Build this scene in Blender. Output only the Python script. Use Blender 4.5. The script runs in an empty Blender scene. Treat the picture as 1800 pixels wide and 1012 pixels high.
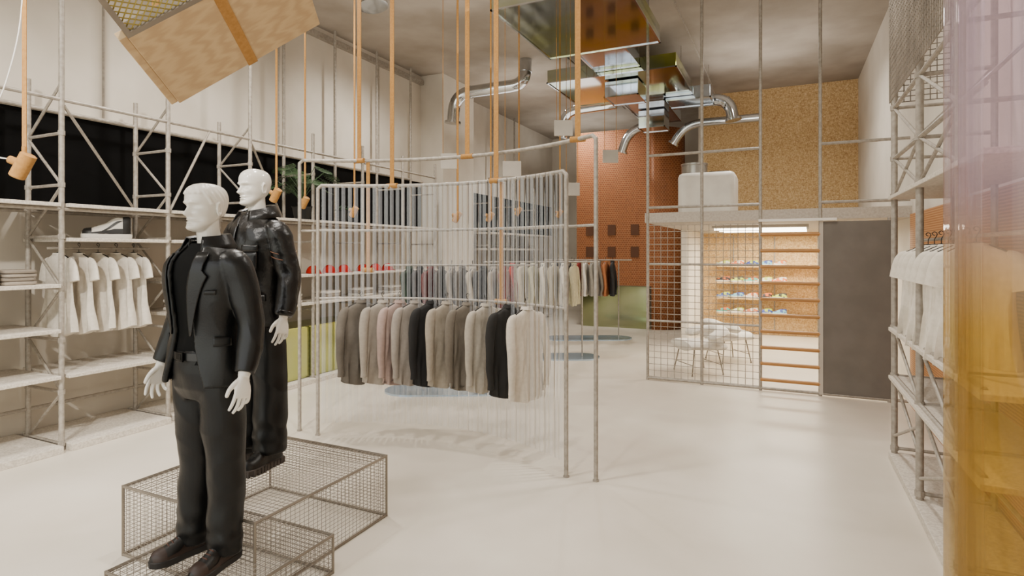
import bpy, math, random
from mathutils import Vector, Matrix, noise
random.seed(7)
V=Vector
col=bpy.context.scene.collection
pi=math.pi
# ------------------------------------------------------------------ helpers
def lin(h):
    h=h.lstrip('#'); c=[int(h[i:i+2],16)/255 for i in (0,2,4)]
    return tuple([(x/12.92 if x<=.04045 else ((x+.055)/1.055)**2.4) for x in c]+[1.0])
MATS={}
def mat(name,hexa,rough=.5,metal=0.,hex2=None,scale=4,bump=0.,bscale=40,stretch=(1,1,1),detail=4,coat=0.,lo=.35,hi=.65,spec=None):
    if name in MATS: return MATS[name]
    m=bpy.data.materials.new(name); m.use_nodes=True; nt=m.node_tree; N=nt.nodes; L=nt.links
    b=N['Principled BSDF']; b.inputs['Roughness'].default_value=rough; b.inputs['Metallic'].default_value=metal
    b.inputs['Coat Weight'].default_value=coat
    if spec is not None: b.inputs['Specular IOR Level'].default_value=spec
    tc=N.new('ShaderNodeTexCoord'); mp=N.new('ShaderNodeMapping'); mp.inputs['Scale'].default_value=stretch
    L.new(tc.outputs['Object'],mp.inputs['Vector'])
    nz=N.new('ShaderNodeTexNoise'); nz.inputs['Scale'].default_value=scale; nz.inputs['Detail'].default_value=detail
    L.new(mp.outputs[0],nz.inputs['Vector'])
    rp=N.new('ShaderNodeValToRGB'); c=lin(hexa); c2=lin(hex2) if hex2 else tuple([x*.88 for x in c[:3]]+[1])
    rp.color_ramp.elements[0].color=c2; rp.color_ramp.elements[1].color=c
    rp.color_ramp.elements[0].position=lo; rp.color_ramp.elements[1].position=hi
    L.new(nz.outputs['Fac'],rp.inputs['Fac']); L.new(rp.outputs['Color'],b.inputs['Base Color'])
    if bump>0:
        n2=N.new('ShaderNodeTexNoise'); n2.inputs['Scale'].default_value=bscale; n2.inputs['Detail'].default_value=3
        L.new(mp.outputs[0],n2.inputs['Vector'])
        bp=N.new('ShaderNodeBump'); bp.inputs['Strength'].default_value=bump; bp.inputs['Distance'].default_value=.02
        L.new(n2.outputs['Fac'],bp.inputs['Height']); L.new(bp.outputs['Normal'],b.inputs['Normal'])
    MATS[name]=m; return m
def mat_osb(name='osb'):
    if name in MATS: return MATS[name]
    m=bpy.data.materials.new(name); m.use_nodes=True; nt=m.node_tree; N=nt.nodes; L=nt.links
    b=N['Principled BSDF']; b.inputs['Roughness'].default_value=.7
    tc=N.new('ShaderNodeTexCoord')
    def layer(rot,sc):
        mp=N.new('ShaderNodeMapping'); mp.inputs['Rotation'].default_value=rot; mp.inputs['Scale'].default_value=sc
        L.new(tc.outputs['Object'],mp.inputs['Vector'])
        v=N.new('ShaderNodeTexVoronoi'); v.inputs['Scale'].default_value=34
        L.new(mp.outputs[0],v.inputs['Vector']); s=N.new('ShaderNodeSeparateColor'); L.new(v.outputs['Color'],s.inputs[0]); return s.outputs[0]
    a=layer((0,.6,0),(1,1,3.2)); c=layer((0,-.7,0),(3.0,1,1))
    mx=N.new('ShaderNodeMath'); mx.operation='ADD'; L.new(a,mx.inputs[0]); L.new(c,mx.inputs[1])
    ml=N.new('ShaderNodeMath'); ml.operation='MULTIPLY'; ml.inputs[1].default_value=.5; L.new(mx.outputs[0],ml.inputs[0])
    rp=N.new('ShaderNodeValToRGB'); e=rp.color_ramp.elements
    e[0].color=lin('#a67c4b'); e[0].position=.05; e[1].color=lin('#e6cda0'); e[1].position=.95
    k=e.new(.5); k.color=lin('#cdaa74')
    L.new(ml.outputs[0],rp.inputs[0]); L.new(rp.outputs[0],b.inputs['Base Color']); MATS[name]=m; return m
def mat_ply():
    m=bpy.data.materials.new('plywood'); m.use_nodes=True; nt=m.node_tree; N=nt.nodes; L=nt.links
    b=N['Principled BSDF']; b.inputs['Roughness'].default_value=.65
    tc=N.new('ShaderNodeTexCoord'); mp=N.new('ShaderNodeMapping'); mp.inputs['Scale'].default_value=(1,4,1); L.new(tc.outputs['Object'],mp.inputs['Vector'])
    w=N.new('ShaderNodeTexWave'); w.inputs['Scale'].default_value=3; w.inputs['Distortion'].default_value=9; w.inputs['Detail'].default_value=3; w.inputs['Detail Scale'].default_value=1.4
    L.new(mp.outputs[0],w.inputs['Vector'])
    rp=N.new('ShaderNodeValToRGB'); rp.color_ramp.elements[0].color=lin('#b3966e'); rp.color_ramp.elements[1].color=lin('#c2a67d')
    L.new(w.outputs['Fac'],rp.inputs[0]); L.new(rp.outputs[0],b.inputs['Base Color']); return m
def mat_perf():
    m=bpy.data.materials.new('orange_perforated'); m.use_nodes=True; nt=m.node_tree; N=nt.nodes; L=nt.links
    b=N['Principled BSDF']; b.inputs['Roughness'].default_value=.65
    tc=N.new('ShaderNodeTexCoord'); mp=N.new('ShaderNodeMapping'); mp.inputs['Rotation'].default_value=(pi/2,0,0); L.new(tc.outputs['Object'],mp.inputs['Vector'])
    br=N.new('ShaderNodeTexBrick'); br.inputs['Scale'].default_value=9; br.inputs['Mortar Size'].default_value=.03
    br.inputs['Color1'].default_value=lin('#86491f'); br.inputs['Color2'].default_value=lin('#773f1a'); br.inputs['Mortar'].default_value=lin('#ac7d52')
    br.inputs['Brick Width'].default_value=.5; br.inputs['Row Height'].default_value=.4
    L.new(mp.outputs[0],br.inputs['Vector']); L.new(br.outputs['Color'],b.inputs['Base Color']); return m
def mat_ribs(name,ha,hb,sc,axis='Z'):
    m=bpy.data.materials.new(name); m.use_nodes=True; nt=m.node_tree; N=nt.nodes; L=nt.links
    b=N['Principled BSDF']; b.inputs['Roughness'].default_value=.55
    tc=N.new('ShaderNodeTexCoord'); w=N.new('ShaderNodeTexWave'); w.bands_direction=axis; w.inputs['Scale'].default_value=sc
    L.new(tc.outputs['Object'],w.inputs['Vector']); rp=N.new('ShaderNodeValToRGB'); rp.color_ramp.elements[0].color=lin(ha); rp.color_ramp.elements[1].color=lin(hb)
    L.new(w.outputs['Fac'],rp.inputs[0]); L.new(rp.outputs[0],b.inputs['Base Color']); return m
def mat_clear(name,h_t,h_d,fac,rough=.08,grad=None,gloss=.6):
    m=bpy.data.materials.new(name); m.use_nodes=True; nt=m.node_tree; N=nt.nodes; L=nt.links
    N.remove(N['Principled BSDF']); o=N['Material Output']
    t=N.new('ShaderNodeBsdfTransparent'); p=N.new('ShaderNodeBsdfDiffuse'); g=N.new('ShaderNodeBsdfGlossy'); g.inputs['Roughness'].default_value=rough
    t.inputs[0].default_value=lin(h_t); p.inputs[0].default_value=lin(h_d)
    mx=N.new('ShaderNodeMixShader'); mx.inputs[0].default_value=fac; L.new(t.outputs[0],mx.inputs[1]); L.new(p.outputs[0],mx.inputs[2])
    fr=N.new('ShaderNodeFresnel'); fr.inputs['IOR'].default_value=1.45
    ml=N.new('ShaderNodeMath'); ml.operation='MULTIPLY'; ml.inputs[1].default_value=gloss; L.new(fr.outputs[0],ml.inputs[0])
    m2=N.new('ShaderNodeMixShader'); L.new(ml.outputs[0],m2.inputs[0]); L.new(mx.outputs[0],m2.inputs[1]); L.new(g.outputs[0],m2.inputs[2]); L.new(m2.outputs[0],o.inputs[0])
    if grad:
        tc=N.new('ShaderNodeTexCoord')
        z0,z1,hA,hB,dA,dB=grad
        sp=N.new('ShaderNodeSeparateXYZ'); L.new(tc.outputs['Object'],sp.inputs[0])
        r=N.new('ShaderNodeMapRange'); r.inputs['From Min'].default_value=z0; r.inputs['From Max'].default_value=z1; L.new(sp.outputs['Z'],r.inputs['Value'])
        for tgt,(a,b2) in ((t.inputs[0],(hA,hB)),(p.inputs[0],(dA,dB))):
            rp=N.new('ShaderNodeValToRGB'); rp.color_ramp.elements[0].color=lin(a); rp.color_ramp.elements[1].color=lin(b2)
            L.new(r.outputs[0],rp.inputs[0]); L.new(rp.outputs[0],tgt)
    MATS[name]=m; return m
def mat_emit(name,h,s):
    m=bpy.data.materials.new(name); m.use_nodes=True; b=m.node_tree.nodes['Principled BSDF']
    b.inputs['Base Color'].default_value=lin(h); b.inputs['Emission Color'].default_value=lin(h); b.inputs['Emission Strength'].default_value=s; return m

class MB:
    def __init__(s): s.v=[]; s.f=[]
    def box(s,a,b,M=None):
        n=len(s.v)
        for z in (a[2],b[2]):
            for x,y in ((a[0],a[1]),(b[0],a[1]),(b[0],b[1]),(a[0],b[1])):
                p=V((x,y,z)); s.v.append(M@p if M else p)
        for q in ((3,2,1,0),(4,5,6,7),(0,1,5,4),(1,2,6,5),(2,3,7,6),(3,0,4,7)): s.f.append([n+i for i in q])
        return s
    def tube(s,pts,rs,n=8,cap=True,ref=None):
        pts=[V(p) for p in pts]
        if not isinstance(rs,(list,tuple)): rs=[rs]*len(pts)
        rings=[]; prev=None
        for i,p in enumerate(pts):
            t=(pts[min(i+1,len(pts)-1)]-pts[max(i-1,0)])
            if t.length<1e-9: t=V((0,0,1))
            t.normalize()
            if ref is not None: a=V(ref)
            elif prev is None: a=V((1,0,0)) if abs(t.x)<.8 else V((0,1,0))
            else: a=prev
            a=(a-t*a.dot(t)).normalized(); prev=a; b=t.cross(a)
            r=rs[i]; ra,rb=(r if isinstance(r,(tuple,list)) else (r,r))
            rings.append([p+a*ra*math.cos(2*pi*k/n)+b*rb*math.sin(2*pi*k/n) for k in range(n)])
        return s.loft(rings,cap=cap)
    def cyl(s,p,q,r,r2=None,n=8): return s.tube([p,q],[r,r if r2 is None else r2],n)
    def loft(s,rings,cap=True,closed=True):
        n0=len(s.v); n=len(rings[0])
        for r in rings: s.v+= [V(p) for p in r]
        m=n if closed else n-1
        for i in range(len(rings)-1):
            for k in range(m):
                a=n0+i*n+k; b=n0+i*n+(k+1)%n; s.f.append([a,b,b+n,a+n])
        if cap:
            s.f.append([n0+k for k in range(n)][::-1]); e=n0+(len(rings)-1)*n; s.f.append([e+k for k in range(n)])
        return s
    def ell(s,c,r,nu=16,nv=10,M=None):
        c=V(c); rings=[]
        for j in range(nv+1):
            ph=pi*(j+.02)/(nv+.04); rr=[]
            for i in range(nu):
                th=2*pi*i/nu; p=V((r[0]*math.sin(ph)*math.cos(th),r[1]*math.sin(ph)*math.sin(th),-r[2]*math.cos(ph)))
                if M: p=M@p
                rr.append(c+p)
            rings.append(rr)
        return s.loft(rings)
    def torus(s,c,R,r,M=None,n=20,m=8,sx=1,sy=1):
        c=V(c); n0=len(s.v)
        for i in range(n):
            a=2*pi*i/n
            for j in range(m):
                b=2*pi*j/m; p=V(((R+r*math.cos(b))*math.cos(a)*sx,(R+r*math.cos(b))*math.sin(a)*sy,r*math.sin(b)))
                if M: p=M@p
                s.v.append(c+p)
        for i in range(n):
            for j in range(m):
                s.f.append([n0+i*m+j,n0+((i+1)%n)*m+j,n0+((i+1)%n)*m+(j+1)%m,n0+i*m+(j+1)%m])
        return s
    def wire(s,o,u,v,U,W,su,sv,r):
        o=V(o);u=V(u).normalized();v=V(v).normalized()
        nu=max(1,round(U/su)); nv=max(1,round(W/sv))
        for i in range(nu+1):
            p=o+u*(U*i/nu); s.cyl(p,p+v*W,r,n=4)
        for i in range(nv+1):
            p=o+v*(W*i/nv); s.cyl(p,p+u*U,r,n=4)
        return s
def mk(mb,name,m,parent=None,loc=None,rot=None,smooth=True,bevel=0,ang=40,objmat=False):
    me=bpy.data.meshes.new(name); me.from_pydata([tuple(p) for p in mb.v],[],mb.f); me.update()
    o=bpy.data.objects.new(name,me); col.objects.link(o)
    me.materials.append(m)
    if smooth:
        me.polygons.foreach_set('use_smooth',[True]*len(me.polygons)); me.set_sharp_from_angle(angle=math.radians(ang))
    if bevel:
        b=o.modifiers.new('bevel','BEVEL'); b.width=bevel; b.segments=2; b.limit_method='ANGLE'
    if parent: o.parent=parent
    if loc: o.location=loc
    if rot: o.rotation_euler=rot
    return o
def empty(name,loc=(0,0,0),rot=(0,0,0)):
    o=bpy.data.objects.new(name,None); o.empty_display_size=.1; col.objects.link(o); o.location=loc; o.rotation_euler=rot; return o
def top(o,label,cat,group=None,kind=None):
    o['label']=label; o['category']=cat
    if group: o['group']=group
    if kind: o['kind']=kind
    return o
def struct(o,label=None):
    o['kind']='structure'
    if label: o['label']=label
    return o
def dup(o,parent=None):
    n=o.copy(); col.objects.link(n)
    if parent: n.parent=parent
    for c in list(o.children): dup(c,n)
    return n
def setmat(o,m):
    if o.type=='MESH' and len(o.material_slots):
        o.material_slots[0].link='OBJECT'; o.material_slots[0].material=m
def bake(o):
    dg=bpy.context.evaluated_depsgraph_get(); dg.update()
    me=bpy.data.meshes.new_from_object(o.evaluated_get(dg)); o.modifiers.clear(); o.data=me
    me.polygons.foreach_set('use_smooth',[True]*len(me.polygons))
    return o
def remesh(o,vox,sm=4):
    r=o.modifiers.new('r','REMESH'); r.mode='VOXEL'; r.voxel_size=vox; r.use_smooth_shade=True
    s=o.modifiers.new('s','SMOOTH'); s.factor=.5; s.iterations=sm
    return bake(o)
def wrinkle(o,amp,sc,seed=0,fine=.3):
    me=o.data; ns=[v.normal.copy() for v in me.vertices]
    for v,n in zip(me.vertices,ns):
        p=V((v.co.x*sc[0]+seed,v.co.y*sc[1]+v.co.x*1.5,v.co.z*sc[2]+v.co.x*sc[0]*.6))
        a=1-abs(noise.noise(p))*2.2; b=noise.noise(p*2.3)
        v.co+=n*amp*(a*.8+b*fine)
    me.update()
def cr(x,xs,ys):
    if x<=xs[0]: return ys[0]
    if x>=xs[-1]: return ys[-1]
    i=max(k for k in range(len(xs)) if xs[k]<=x); i=min(i,len(xs)-2)
    h=xs[i+1]-xs[i]; t=(x-xs[i])/h
    m0=(ys[i+1]-ys[i-1])/(xs[i+1]-xs[i-1])*h if i>0 else (ys[i+1]-ys[i])
    m1=(ys[i+2]-ys[i])/(xs[i+2]-xs[i])*h if i+2<len(xs) else (ys[i+1]-ys[i])
    return (2*t**3-3*t*t+1)*ys[i]+(t**3-2*t*t+t)*m0+(-2*t**3+3*t*t)*ys[i+1]+(t**3-t*t)*m1
def spl(pts,k=6):
    n=len(pts); xs=list(range(n)); out=[]
    for i in range((n-1)*k+1):
        x=i/k; out.append(tuple(cr(x,xs,[p[j] for p in pts]) for j in range(len(pts[0]))))
    return out
def stube(mb,pr,n=14,k=6,ref=None,sq=1):
    q=spl(pr,k); mb.tube([p[:3] for p in q],[(p[3],p[3]*sq) for p in q],n,ref=ref); return mb
def gs(x,s): return math.exp(-(x/s)**2/2)

# ------------------------------------------------------------------ materials
M_floor=mat('screed','#d8d0c2',.34,hex2='#c6bcac',scale=.9,detail=8,bump=.02,bscale=8,lo=.3,hi=.7)
M_ceil=mat('ceiling_concrete','#a89e92',.85,hex2='#92887b',scale=1.3,detail=6,bump=.05)
M_wall=mat('wall_concrete','#d0c8bb',.85,hex2='#bfb6a8',scale=1.1,detail=7,bump=.05,bscale=12)
M_white=mat('white_plaster','#ddd5c9',.8,hex2='#d3cbbe',scale=2)
M_pole=mat('grey_tube','#a39b90',.5,hex2='#8c8479',scale=30,metal=.15,bump=.05)
M_shelf=mat('speckled_shelf','#cfc7ba',.7,hex2='#b8afa2',scale=60,lo=.4,hi=.6)
M_osb=mat_osb(); M_ply=mat_ply(); M_perf=mat_perf()
M_chrome=mat('chrome','#cfd2d4',.08,1.0,hex2='#c4c8cc')
M_green_reflect=mat('green_reflect_mirror','#a8b04c',.18,.95,hex2='#a5aa7c',scale=.8)  # olive in the base colour stands in for greenery reflected from outdoors
M_foliage_reflect=mat('foliage_reflect_duct','#b9c05e',.08,1.0,hex2='#bac4c6',scale=.7,lo=.40,hi=.60)  # green and silver noise paints a foliage reflection into the base colour
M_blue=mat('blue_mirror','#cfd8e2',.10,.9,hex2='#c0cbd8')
M_plate=mat('blue_reflect_plate','#b9cee2',.10,.7,hex2='#a9c2da')  # pale blue base colour stands in for the reflected surroundings
M_black=mat('black_glass','#020202',.6,hex2='#010101',spec=.1)
M_strap=mat('orange_strap','#ad8047',.75,hex2='#9f733c',scale=60,spec=.2)
M_wood=mat('orange_wood','#ad7a3c',.5,hex2='#9c6b30',scale=12,stretch=(1,8,8))
M_dark=mat('dark_panel','#68625b',.6,hex2='#605a53')
M_mann=mat('mannequin_gloss','#d6d1c8',.2,hex2='#d2cdc3',coat=.4)
M_jk1=mat('black_satin','#07090a',.36,hex2='#030405',scale=14,bump=.06,bscale=120,spec=.35)
M_jk2=mat('black_leather','#080706',.32,hex2='#040303',scale=14,bump=.1,bscale=70,spec=.4)
M_tr=mat('black_trouser','#060708',.42,hex2='#030303',scale=14,bump=.05,bscale=150,spec=.3)
M_tee=mat('black_knit','#030404',.8,hex2='#020202',scale=60,spec=.15)
M_belt=mat('belt_leather','#0b0b0b',.3)
M_shoe=mat('black_shoe','#0b0a09',.42,bump=.1)
M_sole=mat('brown_sole','#4d4540',.7,hex2='#39332f',scale=30)
M_wire=mat('wire_mesh','#8e857a',.45,metal=.5,hex2='#787066')
M_frame=mat('frame_metal','#897f71',.4,metal=.4,hex2='#797064')
M_hang=mat('hanger_black','#1b1917',.4)
M_pvc=mat_clear('clear_strip','#fbfbfa','#eef3fc',.13,.10,gloss=1.3)
M_acr=mat_clear('tinted_acrylic','#f0dce6','#cdb6c8',.10,.05,grad=(1.45,1.95,'#f8ecc6','#faf3f7','#cdb060','#e2d3dc'),gloss=.55)
M_orangewall=mat_ribs('ribbed_orange','#98602f','#be8a58',14)
M_redcap=mat('red_felt','#96160f',.9,spec=.2)
M_green=mat('leaf_green','#2c4a22',.5,hex2='#1d3517',scale=8)
M_pot=mat('black_pot','#111111',.5)
M_led=mat_emit('led_tube','#fff4df',10)
M_cable=mat('white_cable','#e5e0d8',.5)
M_panel=mat('white_card','#bdb6ac',.6)

# ------------------------------------------------------------------ room
XL,XR,YB,YO,H=-6.4,1.3,16.4,13.2,5.13
def slab(name,a,b,m,label): return struct(mk(MB().box(a,b),name,m,smooth=False),label)
slab('floor',(XL-.2,-4,-.12),(XR+.2,YB+.2,0),M_floor,'cream polished screed floor')
slab('ceiling',(XL-.2,-2.2,H),(XR+.2,YB+.2,H+.15),M_ceil,'grey brown concrete ceiling')
slab('wall_left',(XL-.2,-2.2,0),(XL,YB,H),M_wall,'pale concrete side wall')
slab('wall_right',(XR,-2.2,0),(XR+.2,YB,H),M_white,'off-white plaster side wall')
slab('wall_back',(XL,YB,0),(-1.6,YB+.2,H),M_wall,'concrete rear wall')
slab('wall_osb',(-1.62,YO,0),(XR,YO+.15,H),M_osb,'strand board rear wall')
slab('wall_return',(-1.72,YO,0),(-1.62,YB,H),M_wall,'plaster return wall')
slab('wall_partition',(-1.72,10.9,0),(-1.62,YO,2.12),M_white,'white side wall below the mezzanine')
slab('wall_column',(XL,9.4,0),(-5.9,10.6,H),M_wall,'protruding concrete column')
slab('window_1',(XL,-2,2.2),(XL+.02,9.38,3.06),M_black,'black glass strip window')
slab('window_2',(XL,10.62,2.2),(XL+.02,YB-.1,3.06),M_black,'black glass strip window')
slab('trim_1',(XL,-2,3.06),(XL+.06,9.38,3.10),M_wall,'ledge above strip window')
slab('trim_2',(XL,-2,4.95),(XL+.08,9.38,5.03),M_pole,'conduit trim under the ceiling')
slab('wall_panel',(XR-.03,2.2,0),(XR,7.8,2.15),M_orangewall,'ribbed orange wall cladding')
for i,y in enumerate((1.3,3.6,5.9,8.1)):
    slab('trim_%d'%(i+3),(XL,y,3.1),(XL+.006,y+.02,4.95),M_pole,'shadow joint between concrete wall panels')

# ------------------------------------------------------------------ mezzanine
slab('floor_mezzanine',(-1.72,7.85,2.12),(XR,YO,2.25),mat('deck_edge','#b3a99c',.7,hex2='#a3998d',scale=40),'speckled grey mezzanine deck')
rt=top(empty('mezzanine_screen',(0,7.85,0)),'grey tube frame with wire grid, wooden rungs and dark door','partition')
XS=[-1.68,-.98,-.28,.38,1.08]
for i,x in enumerate(XS):
    mk(MB().cyl((x,0,0),(x,0,H if i<4 else 2.12),.02,n=10),'post',M_pole,rt)
for z in (3.02,2.32):
    mk(MB().cyl((XS[0],0,z),(XS[2],0,z),.018),'rail',M_pole,rt)
    mk(MB().cyl((XS[3],0,z),(1.28,0,z),.018),'rail',M_pole,rt)
mk(MB().cyl((XS[0],0,.03),(1.28,0,.03),.02),'bottom_rail',M_pole,rt)
mk(MB().cyl((XS[0],0,1.56),(XS[2],0,1.56),.014),'rail',M_pole,rt)
mk(MB().cyl((XS[0],0,.80),(XS[2],0,.80),.014),'rail',M_pole,rt)
mk(MB().wire((XS[0],0,.05),(1,0,0),(0,0,1),XS[2]-XS[0],2.03,.085,.085,.004),'wire_grid',M_pole,rt)
for k in range(10):
    z=.14+.2*k
    mk(MB().cyl((XS[2],-.01,z),(XS[3],-.01,z),.023,n=8),'rung',M_wood,rt)
mk(MB().box((XS[3]+.03,-.02,.04),(XS[4]+.02,.02,2.09)),'door_panel',M_dark,rt,smooth=False,bevel=.004)
mk(MB().box((XS[3]-.01,-.03,.02),(XS[3]+.03,.03,2.12)),'door_frame',mat('frame_light','#b4aa9d',.6),rt,smooth=False)
mk(MB().box((-.3,-.06,2.10),(.55,-.02,2.13)),'track',M_cable,rt,smooth=False)
cab=top(empty('storage_cabinet',(-1.1,9.6,2.25)),'white rounded cabinet standing on the mezzanine deck','cabinet')
mk(MB().box((-.42,-.35,0),(.42,.35,.70)),'body',mat('white_lacquer','#e6e1d8',.4),cab,bevel=.07)
mk(MB().box((-.0,-.12,.70),(.3,.12,.72)).box((-.0,.1,.72),(.3,.12,.76)),'tray',M_pot,cab,bevel=.004)
dr=top(empty('steel_drum',(-1.45,10.6,2.25)),'brushed steel drum on the mezzanine deck','drum')
mb=MB().tube([(0,0,0),(0,0,.03),(0,0,.04),(0,0,.5),(0,0,.51),(0,0,.98),(0,0,.99),(0,0,1.02)],[.23,.23,.22,.22,.225,.22,.23,.23],24)
mk(mb,'barrel',mat('brushed_steel','#a9a7a3',.3,.9),dr)
for k in range(3):
    e=top(empty('tube_light',(-.35+.02*k,9.2+.55*k,2.06)),'white linear tube lamp below the mezzanine deck','lamp','tube lamps below the mezzanine')
    mk(MB().box((-.65,-.04,.02),(.65,.04,.06)),'housing',M_panel,e,smooth=False)
    mk(MB().cyl((-.62,0,0),(.62,0,0),.016,n=10),'tube',M_led,e)

# ------------------------------------------------------------------ shoes
SHW=([0,.05,.2,.45,.7,.88,.97,1],[.012,.028,.036,.036,.047,.042,.024,.006])
def shoe_parts(L=.29,hi=.10,lug=False,collar=.0,high=False):
    def w(s): return cr(s,*SHW)
    if high:
        def h(s): return cr(s,[0,.05,.2,.30,.40,.50,.65,.8,.95,1],[.115,.13,.125,.128,.110,.085,.065,.047,.038,.015])
    else:
        def h(s): return cr(s,[0,.05,.3,.45,.6,.8,.95,1],[hi*.9,hi,hi+collar,hi*.95+collar*.3,hi*.74,hi*.5,hi*.4,.02])
    def ring(s,off=0,a0=0,a1=2*pi,n=16,closed=True):
        y=.07-L*s; W=w(s); Hh=h(s); r=[]
        for k in range(n if closed else n+1):
            a=a0+(a1-a0)*k/n; x=(W+off)*math.cos(a); zz=math.sin(a)
            z=.03+(Hh+off)*(abs(zz)**.8)*(1 if zz>0 else 0)
            if zz>0 and s<.42: x=(W+off)*math.copysign(abs(math.cos(a))**.55,math.cos(a))
            r.append((x,y,z))
        return r
    up_=MB(); up_.loft([ring(i/22) for i in range(23)])
    so=MB(); rings=[]
    for z,g in ((0,.0),(.006,.004),(.032,.005),(.036,.001)):
        r=[]
        for sg in(1,-1):
            for i in (range(21) if sg==1 else range(20,-1,-1)):
                s=i/20; r.append((sg*(w(s)+g),.07-L*s-(g if i>10 else -g),z+(.012*max(0,s-.8)*5 if z==0 else 0)))
        rings.append(r)
    so.loft(rings)
    if lug:
        for i in range(11):
            y=.06-L*.92*i/10; W=w(.04+.92*i/10)+.009
            so.box((-W,y-.008,-.004),(W,y+.008,.03))
    la=MB()
    for i in range(5):
        s=.44+.07*i; y=.07-L*s; z=.03+h(s)*.93; W=w(s)*.6
        la.tube([(-W,y+.006,z-.016),(-W*.4,y,z+.002),(W*.4,y-.004,z+.002),(W,y+.006,z-.016)],.0035,6)
    ov=MB()
    ov.loft([ring(s,.003,0,pi,12,False) for s in (.80,.85,.9,.95,.985)],cap=False,closed=False)
    ov.loft([ring(s,.003,0,pi,12,False) for s in (.01,.05,.12,.18)],cap=False,closed=False)
    for a0,a1 in((.0,.25),(pi-.25,pi)): ov.loft([ring(s,.003,a0,a1,3,False) for s in (.18,.35,.5,.65,.8)],cap=False,closed=False)
    for sg in(0,1):
        rows=[]
        for i in range(13):
            s=.18+.42*i/12; z0=.25+.55*(1-i/12)**2; th=.22*math.sin(pi*min(1,(i+.5)/13))
            a=[z0,z0+th]; rows.append([ring(s,.0045,q if not sg else pi-q,q if not sg else pi-q,1,False)[0] for q in a])
        ov.loft(rows,cap=False,closed=False)
    return up_,so,la,ov
def shoe(name,parent,loc,rz,mu,ms,ml,hi=.10,lug=False,collar=0,scale=1,high=False,over=None):
    e=empty(name,loc,(0,0,rz)); e.scale=(scale,)*3
    if parent: e.parent=parent
    u,s,l,ov=shoe_parts(hi=hi,lug=lug,collar=collar,high=high)
    mk(u,'upper',mu,e); mk(s,'sole',ms,e); mk(l,'laces',ml,e)
    if over: mk(ov,'overlay',over,e)
    return e

# ------------------------------------------------------------------ mannequins
JZ=[.88,1.00,1.12,1.25,1.38,1.46,1.505,1.54,1.57]
JW=[.216,.200,.184,.198,.220,.213,.168,.112,.080]
JD=[.152,.143,.132,.143,.152,.140,.115,.090,.076]
def JS(th,z,off=0,sc=1):
    hw=cr(z,JZ,JW)*sc+off; hd=cr(z,JZ,JD)*sc+off
    c=math.cos(th); s=math.sin(th); f=lambda q:math.copysign(abs(q)**.88,q)
    return V((hw*f(s),.01-hd*f(c),z))
def head_mb(mb,base,turn,hair=False):
    zs=[0,.01,.03,.05,.07,.09,.11,.13,.16,.19,.215,.232,.24]
    fr=[-.052,-.080,-.088,-.085,-.086,-.087,-.086,-.090,-.094,-.089,-.072,-.044,-.01]
    bk=[-.01,.0,.02,.045,.07,.086,.096,.102,.107,.102,.087,.058,.02]
    hw=[.018,.036,.051,.060,.064,.068,.071,.074,.077,.074,.062,.041,.008]
    R=Matrix.Rotation(turn,3,'Z'); rings=[]
    for j in range(97):
        z=.24*j/96; F=cr(z,zs,fr);B=cr(z,zs,bk);W=cr(z,zs,hw); yc=(F+B)/2; yd=(B-F)/2; r=[]
        for k in range(128):
            a=2*pi*k/128; s=math.sin(a); c=math.cos(a)
            x=W*math.copysign(abs(s)**.9,s); y=yc-yd*math.copysign(abs(c)**.95,c)
            if hair:
                line=.178 if y<-.055 else (.178-.05*min(1,(y+.055)/.03) if y<-.02 else (.128 if y<.03 else .075))
                if z>line:
                    g=min(1,(z-line)/.006)*(.0055+.0025*math.sin(k*1.1+z*160)); x+=g*s; y-=g*c
            if c>0:
                d=0
                if .070<z<.138:
                    d+=(.003+.029*(.138-z)/.056 if z>.082 else .032*(z-.070)/.012)*gs(x,.0080)
                for sg in(-1,1):
                    d+=.013*gs(x-sg*.0135,.006)*gs(z-.080,.006)
                    d-=.028*gs(x-sg*.031,.013)*gs(z-.121,.010)
                    d+=.017*gs(x-sg*.031,.010)*gs(z-.1195,.0055)
                    d+=.014*gs(x-sg*.028,.018)*gs(z-.139,.006)
                    d+=.008*gs(x-sg*.046,.014)*gs(z-.094,.014)
                    d-=.009*gs(x-sg*.042,.012)*gs(z-.060,.016)
                d+=.012*gs(x,.017)*gs(z-.0580,.0038)+.013*gs(x,.014)*gs(z-.0460,.0042)
                d-=.015*gs(x,.022)*gs(z-.0522,.0024)+.009*gs(x,.016)*gs(z-.035,.005)
                d+=.012*gs(x,.018)*gs(z-.017,.010)
                y-=d
            r.append(V(base)+R@V((x,y,z)))
        rings.append(r)
    mb.loft(rings)
    for sg in(-1,1):
        Mx=R@Matrix.Rotation(sg*.35,3,'Z')@Matrix.Rotation(pi/2,3,'Y')
        c=V(base)+R@V((sg*.080,.016,.112))
        mb.torus(c,.020,.0052,M=Mx,n=24,m=8,sx=1.45,sy=.85)
        mb.ell(c+R@V((-sg*.004,0,0)),(.026,.014,.005),M=Mx)
        mb.ell(c+R@V((sg*.001,-.003,-.026)),(.008,.009,.006),M=Mx)
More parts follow.
